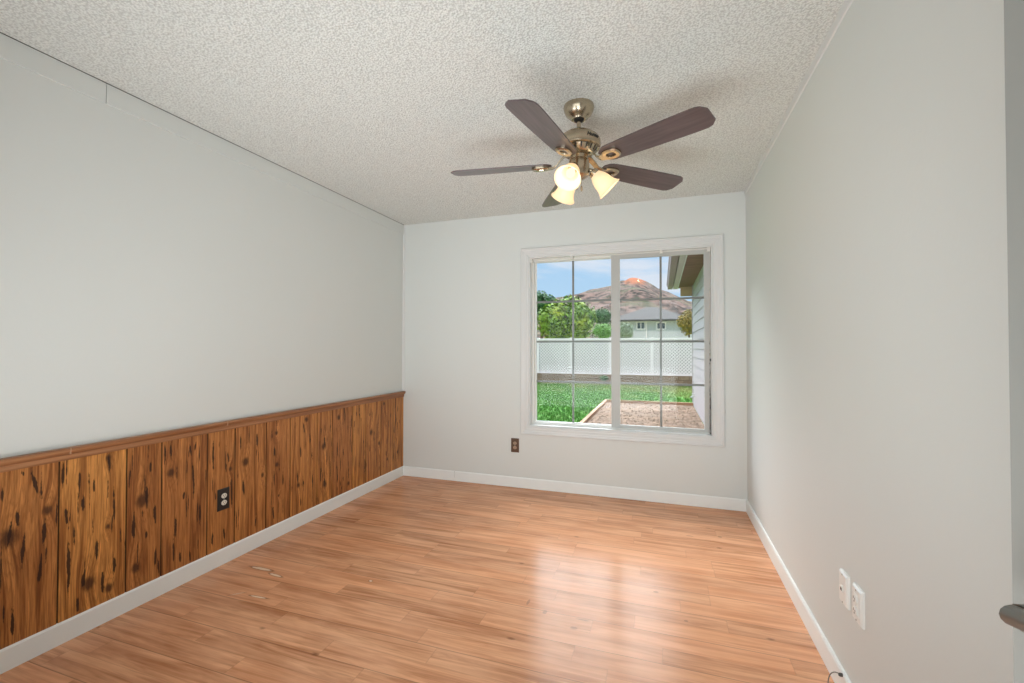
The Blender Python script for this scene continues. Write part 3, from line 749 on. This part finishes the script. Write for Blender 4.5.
# retaining wall and white lattice fence
FYY = 18.15
def block_mat():
    m, nt, b = newmat('block_wall')
    pos = nt.node('ShaderNodeTexCoord').outputs['Object']
    n1 = nt.noise(pos, 3, 5, .7)
    x, y, z = nt.sep(pos)
    br = nt.node('ShaderNodeTexBrick', {'Vector': nt.comb(x, z, 0.0), 'Color1': lin((150, 128, 106)), 'Color2': lin((132, 112, 94)), 'Mortar': lin((116, 100, 86)), 'Scale': 1.0, 'Mortar Size': .012, 'Brick Width': .4, 'Row Height': .2}).outputs[0]
    nt.l.new(nt.mix(nt.math('MULTIPLY', nt.smooth(n1, .4, .7), .6), br, lin((112, 90, 70))), b.inputs['Base Color']); b.inputs['Roughness'].default_value = .95
    return m
bw = obj('retaining_wall', boxbm(-9, 4.2, FYY, FYY + .22, ZG - .05, .17), block_mat()); tag(bw, 'low brown block retaining wall under the white lattice fence', 'wall')
fen = empty('lattice_fence', (-2.4, FYY + .1, .17)); tag(fen, 'white vinyl lattice fence standing on the brown block wall', 'fence')
M_fen = mat('white_fence_vinyl', (244, 234, 236), .5, var=.02)
M_fpan = mat('fence_backing', (172, 167, 165), .6, var=.04, vscale=1.5)
FZ0, FZ1 = .20, 1.62
under(fen, obj('back_panel', boxbm(-9, 4.2, FYY + .12, FYY + .14, FZ0, FZ1), M_fpan))
V, F = [], []
def slat(x0, z0, x1, z1, yy, w_, t):
    dx, dz = x1 - x0, z1 - z0; l = math.hypot(dx, dz); nx_, nz_ = -dz / l * w_, dx / l * w_; k = len(V)
    for y_ in (yy, yy + t):
        V.extend([(x0 - nx_, y_, z0 - nz_), (x1 - nx_, y_, z1 - nz_), (x1 + nx_, y_, z1 + nz_), (x0 + nx_, y_, z0 + nz_)])
    for q in ((0, 1, 2, 3), (7, 6, 5, 4), (0, 4, 5, 1), (1, 5, 6, 2), (2, 6, 7, 3), (3, 7, 4, 0)): F.append(tuple(k + j for j in q))
hh = FZ1 - .05 - FZ0
xx = -9.0
while xx < 4.2 - hh:
    slat(xx, FZ0, xx + hh, FZ0 + hh, FYY + .06, .022, .012); slat(xx + hh, FZ0, xx, FZ0 + hh, FYY + .074, .022, .012); xx += .125
me = bpy.data.meshes.new('lattice'); me.from_pydata(V, [], F); under(fen, link('lattice', me, None, [M_fen]))
under(fen, obj('top_rail', boxbm(-9, 4.2, FYY + .04, FYY + .15, FZ1 - .06, FZ1 + .01), M_fen, bevel=.006))
under(fen, obj('bottom_rail', boxbm(-9, 4.2, FYY + .05, FYY + .15, FZ0 - .03, FZ0 + .05), M_fen, bevel=.006))
for px in (-8.9, -6.5, -4.95, -3.55, -1.95, -.35, 1.3, 2.9):
    under(fen, obj('post', boxbm(px - .05, px + .05, FYY + .03, FYY + .16, FZ0 - .03, FZ1 + .04), M_fen, bevel=.01))

# plants
def leaf_mat(name, c1, c2, c3=None):
    m, nt, b = newmat(name)
    r_ = nt.node('ShaderNodeAttribute', attribute_name='leaf').outputs['Fac']
    n1 = nt.noise(nt.node('ShaderNodeTexCoord').outputs['Object'], .9, 3)
    c = nt.mix(r_, lin(c1), lin(c2))
    if c3: c = nt.mix(nt.math('MULTIPLY', nt.smooth(n1, .45, .65), .6), c, lin(c3))
    nt.l.new(c, b.inputs['Base Color']); b.inputs['Roughness'].default_value = .6; b.inputs['Specular IOR Level'].default_value = .25
    return m
def leaf_cloud(name, blobs, n, size, m, seed, parent):
    rg = random.Random(seed); V, F, A = [], [], []
    tot = sum(b_[3] * b_[4] * b_[5] for b_ in blobs)
    for (bx, by, bz, rx, ry, rz) in blobs:
        for i in range(int(n * rx * ry * rz / tot)):
            v = Vector((rg.gauss(0, 1), rg.gauss(0, 1), rg.gauss(0, 1))).normalized()
            q = .60 + .42 * rg.random() ** .6
            bumpy = 1 + .22 * mnoise.noise(v * 2.6 + Vector((seed, 0, 0)))
            p = Vector((bx + v.x * rx * q * bumpy, by + v.y * ry * q * bumpy, bz + v.z * rz * q * bumpy))
            nrm = (v + Vector((rg.uniform(-1, 1), rg.uniform(-1, 1), rg.uniform(-.3, 1))) * .8).normalized()
            t1 = nrm.orthogonal().normalized(); t1.rotate(Matrix.Rotation(rg.uniform(0, 2 * PI), 3, nrm)); t2 = nrm.cross(t1)
            s = size * rg.uniform(.6, 1.3); k = len(V)
            V += [tuple(p - t1 * s), tuple(p - t2 * s * .5 + nrm * s * .1), tuple(p + t1 * s), tuple(p + t2 * s * .5 + nrm * s * .1)]; F.append((k, k + 1, k + 2, k + 3)); A.append(rg.random())
    me = bpy.data.meshes.new(name); me.from_pydata(V, [], F)
    at = me.attributes.new('leaf', 'FLOAT', 'FACE'); at.data.foreach_set('value', A)
    return under(parent, link(name, me, None, [m]))
def at_pix(px, py, dist):
    b_, e = tan_dir(px, py); return Vector((dist * math.sin(b_), dist * math.cos(b_), 1.24 + e * dist))
M_trunk = mat('bark', (96, 78, 62), .9, var=.15)
def plant(name, label, cat, px, py, rpx, rpy, dist, n, size, m, seed, group=None, lobes=5):
    c = at_pix(px, py, dist); k = dist / 444.93 * math.cos(math.atan((px - 512) / 444.93))
    k = dist * math.cos(math.atan((px - 512) / 444.93)) / 444.93
    rx, rz = rpx * k, rpy * k; gz = ZG - (0 if c.y < 18.6 else min(3.0, (c.y - 18.6) * .06))
    root = empty(name, (c.x, c.y, gz)); tag(root, label, cat, group)
    rg = random.Random(seed * 3 + 1); bl = [(c.x, c.y, c.z, rx * .82, rx * .75, rz * .82)]
    for i in range(lobes):
        a = 2 * PI * i / lobes + rg.random(); bl.append((c.x + rx * .48 * math.cos(a), c.y + rx * .4 * math.sin(a * 1.7), c.z + rz * .42 * math.sin(a), rx * .5, rx * .5, rz * .5))
    leaf_cloud('foliage', bl, n, size, m, seed, root)
    bm = bmesh.new(); tube(bm, [(c.x, c.y, gz), (c.x + rx * .05, c.y, (gz + c.z) / 2), (c.x - rx * .03, c.y, c.z + rz * .3)], [rx * .10 + .03, rx * .07 + .02, rx * .03 + .01], 10)
    under(root, obj('trunk', bm, M_trunk))
    return root
ML1 = leaf_mat('citrus_leaves', (34, 72, 22), (150, 186, 74), (190, 196, 70))
ML2 = leaf_mat('light_shrub_leaves', (74, 124, 48), (142, 190, 92))
ML3 = leaf_mat('dark_tree_leaves', (40, 84, 44), (84, 126, 70))
ML4 = leaf_mat('pale_shrub_leaves', (110, 128, 96), (176, 186, 160))
ML5 = leaf_mat('olive_orange_leaves', (98, 100, 52), (178, 152, 84), (146, 140, 70))
plant('leafy_tree', 'large rounded yellow-green tree behind the fence, left window half', 'tree', 566, 320, 31, 27, 23.0, 4200, .11, ML1, 2)
plant('dark_tree', 'dark green treetop at the far left behind the large rounded tree', 'tree', 541, 304, 17, 14, 32.0, 2600, .11, ML3, 5)
plant('dark_tree', 'dark green shrub beyond the fence, right of the rounded tree', 'tree', 601, 316, 12, 9, 34.0, 1400, .10, ML3, 9)
plant('leafy_shrub', 'light green shrub just behind the fence at the window mullion', 'shrub', 603, 331, 12, 9, 27.5, 1600, .07, ML2, 7)
plant('pale_shrub', 'pale grey-green shrub in front of the neighbouring house', 'shrub', 626, 331, 8, 11, 30.0, 1500, .06, ML4, 8)
plant('olive_tree', 'olive and orange leaved tree between neighbouring house and siding wall', 'tree', 689, 322, 12, 15, 26.0, 2200, .065, ML5, 12)
plant('small_plant', 'small dark green plant growing against the block wall below the fence', 'plant', 604, 378, 4, 3, 17.95, 260, .05, ML3, 14, lobes=3)

# neighbouring house
NY = 52.0
def hx_at(px, y_): return y_ * math.tan(tan_dir(px, 348)[0])
NXL, NXR = hx_at(611, NY), hx_at(690, NY)
EZ = 1.24 + (347.7 - 320.5) / 444.93 * (NY / math.cos(tan_dir(650, 348)[0]) * math.cos(math.atan((650 - 512) / 444.93)))
RZ = 1.24 + (347.7 - 307) / 444.93 * ((NY + 4) * math.cos(math.atan(138 / 444.93)) / math.cos(tan_dir(650, 348)[0]))
nh = empty('neighbour_house', ((NXL + NXR) / 2, NY + 4, -2.2)); tag(nh, 'two storey pale grey house with grey hipped roof beyond the fence', 'house')
M_nw = mat('grey_blue_siding', (196, 194, 198), .8, var=.03); M_nr = mat('grey_shingles', (70, 67, 64), .9, var=.12, vscale=3)
under(nh, obj('wall', boxbm(NXL + .4, NXR + .3, NY, NY + 8, -2.2, EZ), M_nw))
bm = bmesh.new()
a = [bm.verts.new(p) for p in ((NXL - .3, NY - .7, EZ - .05), (NXR + .2, NY - .7, EZ - .05), (NXR + .2, NY + 8.7, EZ - .05), (NXL - .3, NY + 8.7, EZ - .05))]
a2 = [bm.verts.new(v.co + Vector((0, 0, .16))) for v in a]
mx_ = hx_at(651, NY); r1_, r2_ = bm.verts.new((mx_ - .6, NY + 4, RZ)), bm.verts.new((mx_ + .6, NY + 4, RZ))
bm.faces.new(a)
for k in range(4): bm.faces.new((a[k], a[(k + 1) % 4], a2[(k + 1) % 4], a2[k]))
bm.faces.new((a2[0], a2[1], r2_, r1_)); bm.faces.new((a2[1], a2[2], r2_)); bm.faces.new((a2[2], a2[3], r1_, r2_)); bm.faces.new((a2[3], a2[0], r1_))
under(nh, obj('roof', bm, M_nr))
M_dkg = mat('dark_window_glass', (84, 92, 102), .15)
for (p0, p1, q0, q1) in ((637.5, 644.5, 322.5, 328.5), (646, 646.2, 322, 322.2), (657.5, 665, 323, 328.5)):
    if p1 - p0 < 1: continue
    x0, x1 = hx_at(p0, NY), hx_at(p1, NY); kk = NY * math.cos(math.atan((p0 - 512) / 444.93)) / math.cos(tan_dir(p0, 0)[0]) / 444.93
    z1, z0 = 1.24 + (347.7 - q0) * kk, 1.24 + (347.7 - q1) * kk
    bm = bmesh.new(); box(bm, x0 - .12, x1 + .12, NY - .06, NY, z0 - .12, z0); box(bm, x0 - .12, x1 + .12, NY - .06, NY, z1, z1 + .12)
    xm = (x0 + x1) / 2
    for a_, b_ in ((x0 - .12, x0), (x1, x1 + .12), (xm - .05, xm + .05)): box(bm, a_, b_, NY - .06, NY, z0, z1)
    wf = under(nh, obj('window', bm, M_fen)); pn = obj('pane', boxbm(x0, x1, NY - .03, NY - .01, z0, z1), M_dkg, wf)
bm = bmesh.new(); xq = hx_at(646.5, NY); tube(bm, [(xq, NY - .06, -2.2), (xq, NY - .06, EZ)], .06, 8); under(nh, obj('downpipe', bm, M_fen))

# the house's own wing at the right, seen through the window
WXW, WY0, WY1 = .765, YB + WB + .0, 12.2
wing = empty('house_wing', (2.0, 8.0, ZG)); tag(wing, 'house wing with white lap siding, grey eave and gutter right of the garden bed', 'building')
M_sid = mat('white_lap_siding', (180, 170, 171), .6, var=.02); M_fas = mat('grey_fascia', (146, 124, 130), .6, var=.05); M_fas2 = mat('pale_fascia', (188, 172, 180), .6); M_gut = mat('white_gutter', (208, 210, 214), .4)
M_sof = streak_wood('brown_soffit', (110, 78, 72), (148, 110, 102), 'x', .8, 12)
bm = bmesh.new(); prof = []; zz = ZG
while zz < 2.86:
    z2 = min(zz + .203, 2.86); prof += [(WXW - .016, zz), (WXW - .002, z2)]; zz = z2
prof += [(WXW + .15, 2.86), (WXW + .15, ZG)]
extrude_profile(bm, prof, 'y', WY0, WY1); under(wing, obj('lap_siding', bm, M_sid))
under(wing, obj('corner_board', boxbm(WXW - .026, WXW + .1, WY1 - .09, WY1 + .02, ZG, 2.86), M_sid))
under(wing, obj('end_wall', boxbm(WXW + .1, WXW + 5, WY1 - .15, WY1, ZG, 2.86), M_sid))
GX = .165
EY1 = 12.6
under(wing, obj('soffit', boxbm(GX + .25, WXW + .02, WY0 + .2, EY1, 2.82, 2.84), M_sof))
under(wing, obj('fascia', boxbm(GX + .135, GX + .238, WY0 + .2, EY1, 2.80, 2.93), M_fas2))
bm = bmesh.new(); extrude_profile(bm, [(GX + .12, 2.93), (GX - .03, 2.93), (GX - .03, 2.91), (GX - .012, 2.87), (GX, 2.80), (GX + .12, 2.80)], 'y', WY0 + .2, EY1)
under(wing, obj('gutter', bm, M_fas))
under(wing, obj('fascia_edge', boxbm(GX + .240, GX + .256, WY0 + .2, EY1, 2.795, 2.86), M_gut))
bm = bmesh.new(); extrude_profile(bm, [(GX, 2.93), (WXW + 2.6, 3.75), (WXW + 5, 2.95), (WXW + 5, 2.90), (GX, 2.90)], 'y', WY0 + .2, EY1)
under(wing, obj('roof', bm, M_nr))
under(wing, obj('eave_return', boxbm(GX + .30, WXW, EY1 - .45, EY1 - .40, 2.56, 2.80), mat('tan_return', (186, 158, 126), .8)))
fb = empty('garden_tap', (WXW - .02, 11.2, .0)); 
bm = bmesh.new(); tube(bm, [(WXW - .016, 11.2, .12), (WXW - .09, 11.2, .12), (WXW - .12, 11.2, .08)], .014, 10); lathe(bm, [(.035, 0), (.035, .012), (.01, .014)], 14, Matrix.Translation((WXW - .07, 11.2, .16)))
tube(bm, [(WXW - .07, 11.2, .12), (WXW - .07, 11.2, .165)], .007, 8)
under(fb, obj('spigot', bm, mat('pale_metal', (206, 206, 208), .4, .3)))
tag(fb, 'small pale garden tap on the lap siding above the garden bed', 'tap')

# hills
def hill_mat():
    m, nt, b = newmat('scrub_hillside')
    pos = nt.node('ShaderNodeTexCoord').outputs['Object']
    rock = nt.node('ShaderNodeAttribute', attribute_name='rock').outputs['Fac']
    n1 = nt.noise(pos, .17, 6, .75); n2 = nt.noise(pos, .04, 4, .6); n3 = nt.noise(pos, .6, 4, .7)
    c = nt.mix(nt.smooth(n1, .45, .55), lin((38, 34, 28)), lin((122, 98, 88)))
    c = nt.mix(nt.math('MULTIPLY', nt.smooth(n2, .48, .60), .45), c, lin((96, 100, 70)))
    c = nt.mix(nt.math('MULTIPLY', nt.smooth(n3, .50, .62), .5), c, lin((70, 66, 58)))
    c = nt.mix(nt.smooth(nt.math('ADD', rock, nt.math('MULTIPLY', nt.math('SUBTRACT', n1, .5), 1.2)), .35, .6), c, lin((150, 86, 54)))
    nt.l.new(c, b.inputs['Base Color']); b.inputs['Roughness'].default_value = .95; b.inputs['Specular IOR Level'].default_value = .1
    return m
ctrl = [(0, 300), (300, 303), (400, 302), (500, 299), (537, 298), (560, 297.5), (575, 294.5), (590, 290), (605, 287), (614, 285.5), (618, 282), (621, 280.4), (624.6, 282), (629, 279), (633, 278), (638, 279), (644, 281), (652, 284.8), (659, 289), (670, 293), (690, 302), (760, 303), (1020, 306)]
bear = [tan_dir(px, py) for px, py in ctrl]
def prof_e(b_):
    if b_ <= bear[0][0]: return bear[0][1]
    for (b0, e0), (b1, e1) in zip(bear, bear[1:]):
        if b_ <= b1: t = (b_ - b0) / (b1 - b0); return e0 + (e1 - e0) * t
    return bear[-1][1]
V, F, RK = [], [], []
na, nr = 260, 46; b0_, b1_ = R(-60), R(40); RR = 420.0; pk = tan_dir(635, 0)[0]
for i in range(na + 1):
    b_ = b0_ + (b1_ - b0_) * i / na; e = prof_e(b_)
    for j in range(nr + 1):
        r_ = 100 + 470 * j / nr
        t = min(1, max(0, (r_ - 100) / (RR - 100))); s = t * t * (3 - 2 * t) * .35 + t * .65
        hz_ = e * RR * s + 1.24 * s - 3.2 * (1 - s)
        if r_ > RR: hz_ -= (r_ - RR) * .5
        nn = mnoise.fractal(Vector((r_ * math.sin(b_), r_ * math.cos(b_), 0)) * .02, 1, 2, 5)
        hz_ += nn * 5.0 * math.sin(PI * t)
        hz_ += mnoise.noise(Vector((r_ * math.sin(b_) * .09, r_ * math.cos(b_) * .09, 3))) * 1.2 * t
        V.append((r_ * math.sin(b_), r_ * math.cos(b_), hz_))
        RK.append(max(0, 1 - math.hypot((b_ - pk) / .042, (hz_ - e * RR - 1) / 28.0)) if r_ <= RR + 20 else 0)
for i in range(na):
    for j in range(nr):
        k = i * (nr + 1) + j; F.append((k, k + nr + 1, k + nr + 2, k + 1))
me = bpy.data.meshes.new('hill'); me.from_pydata(V, [], F)
at = me.attributes.new('rock', 'FLOAT', 'POINT'); at.data.foreach_set('value', RK)
tag(link('hill', me, None, [hill_mat()]), 'scrub covered brown hill with an orange rock outcrop on its peak', 'hill')
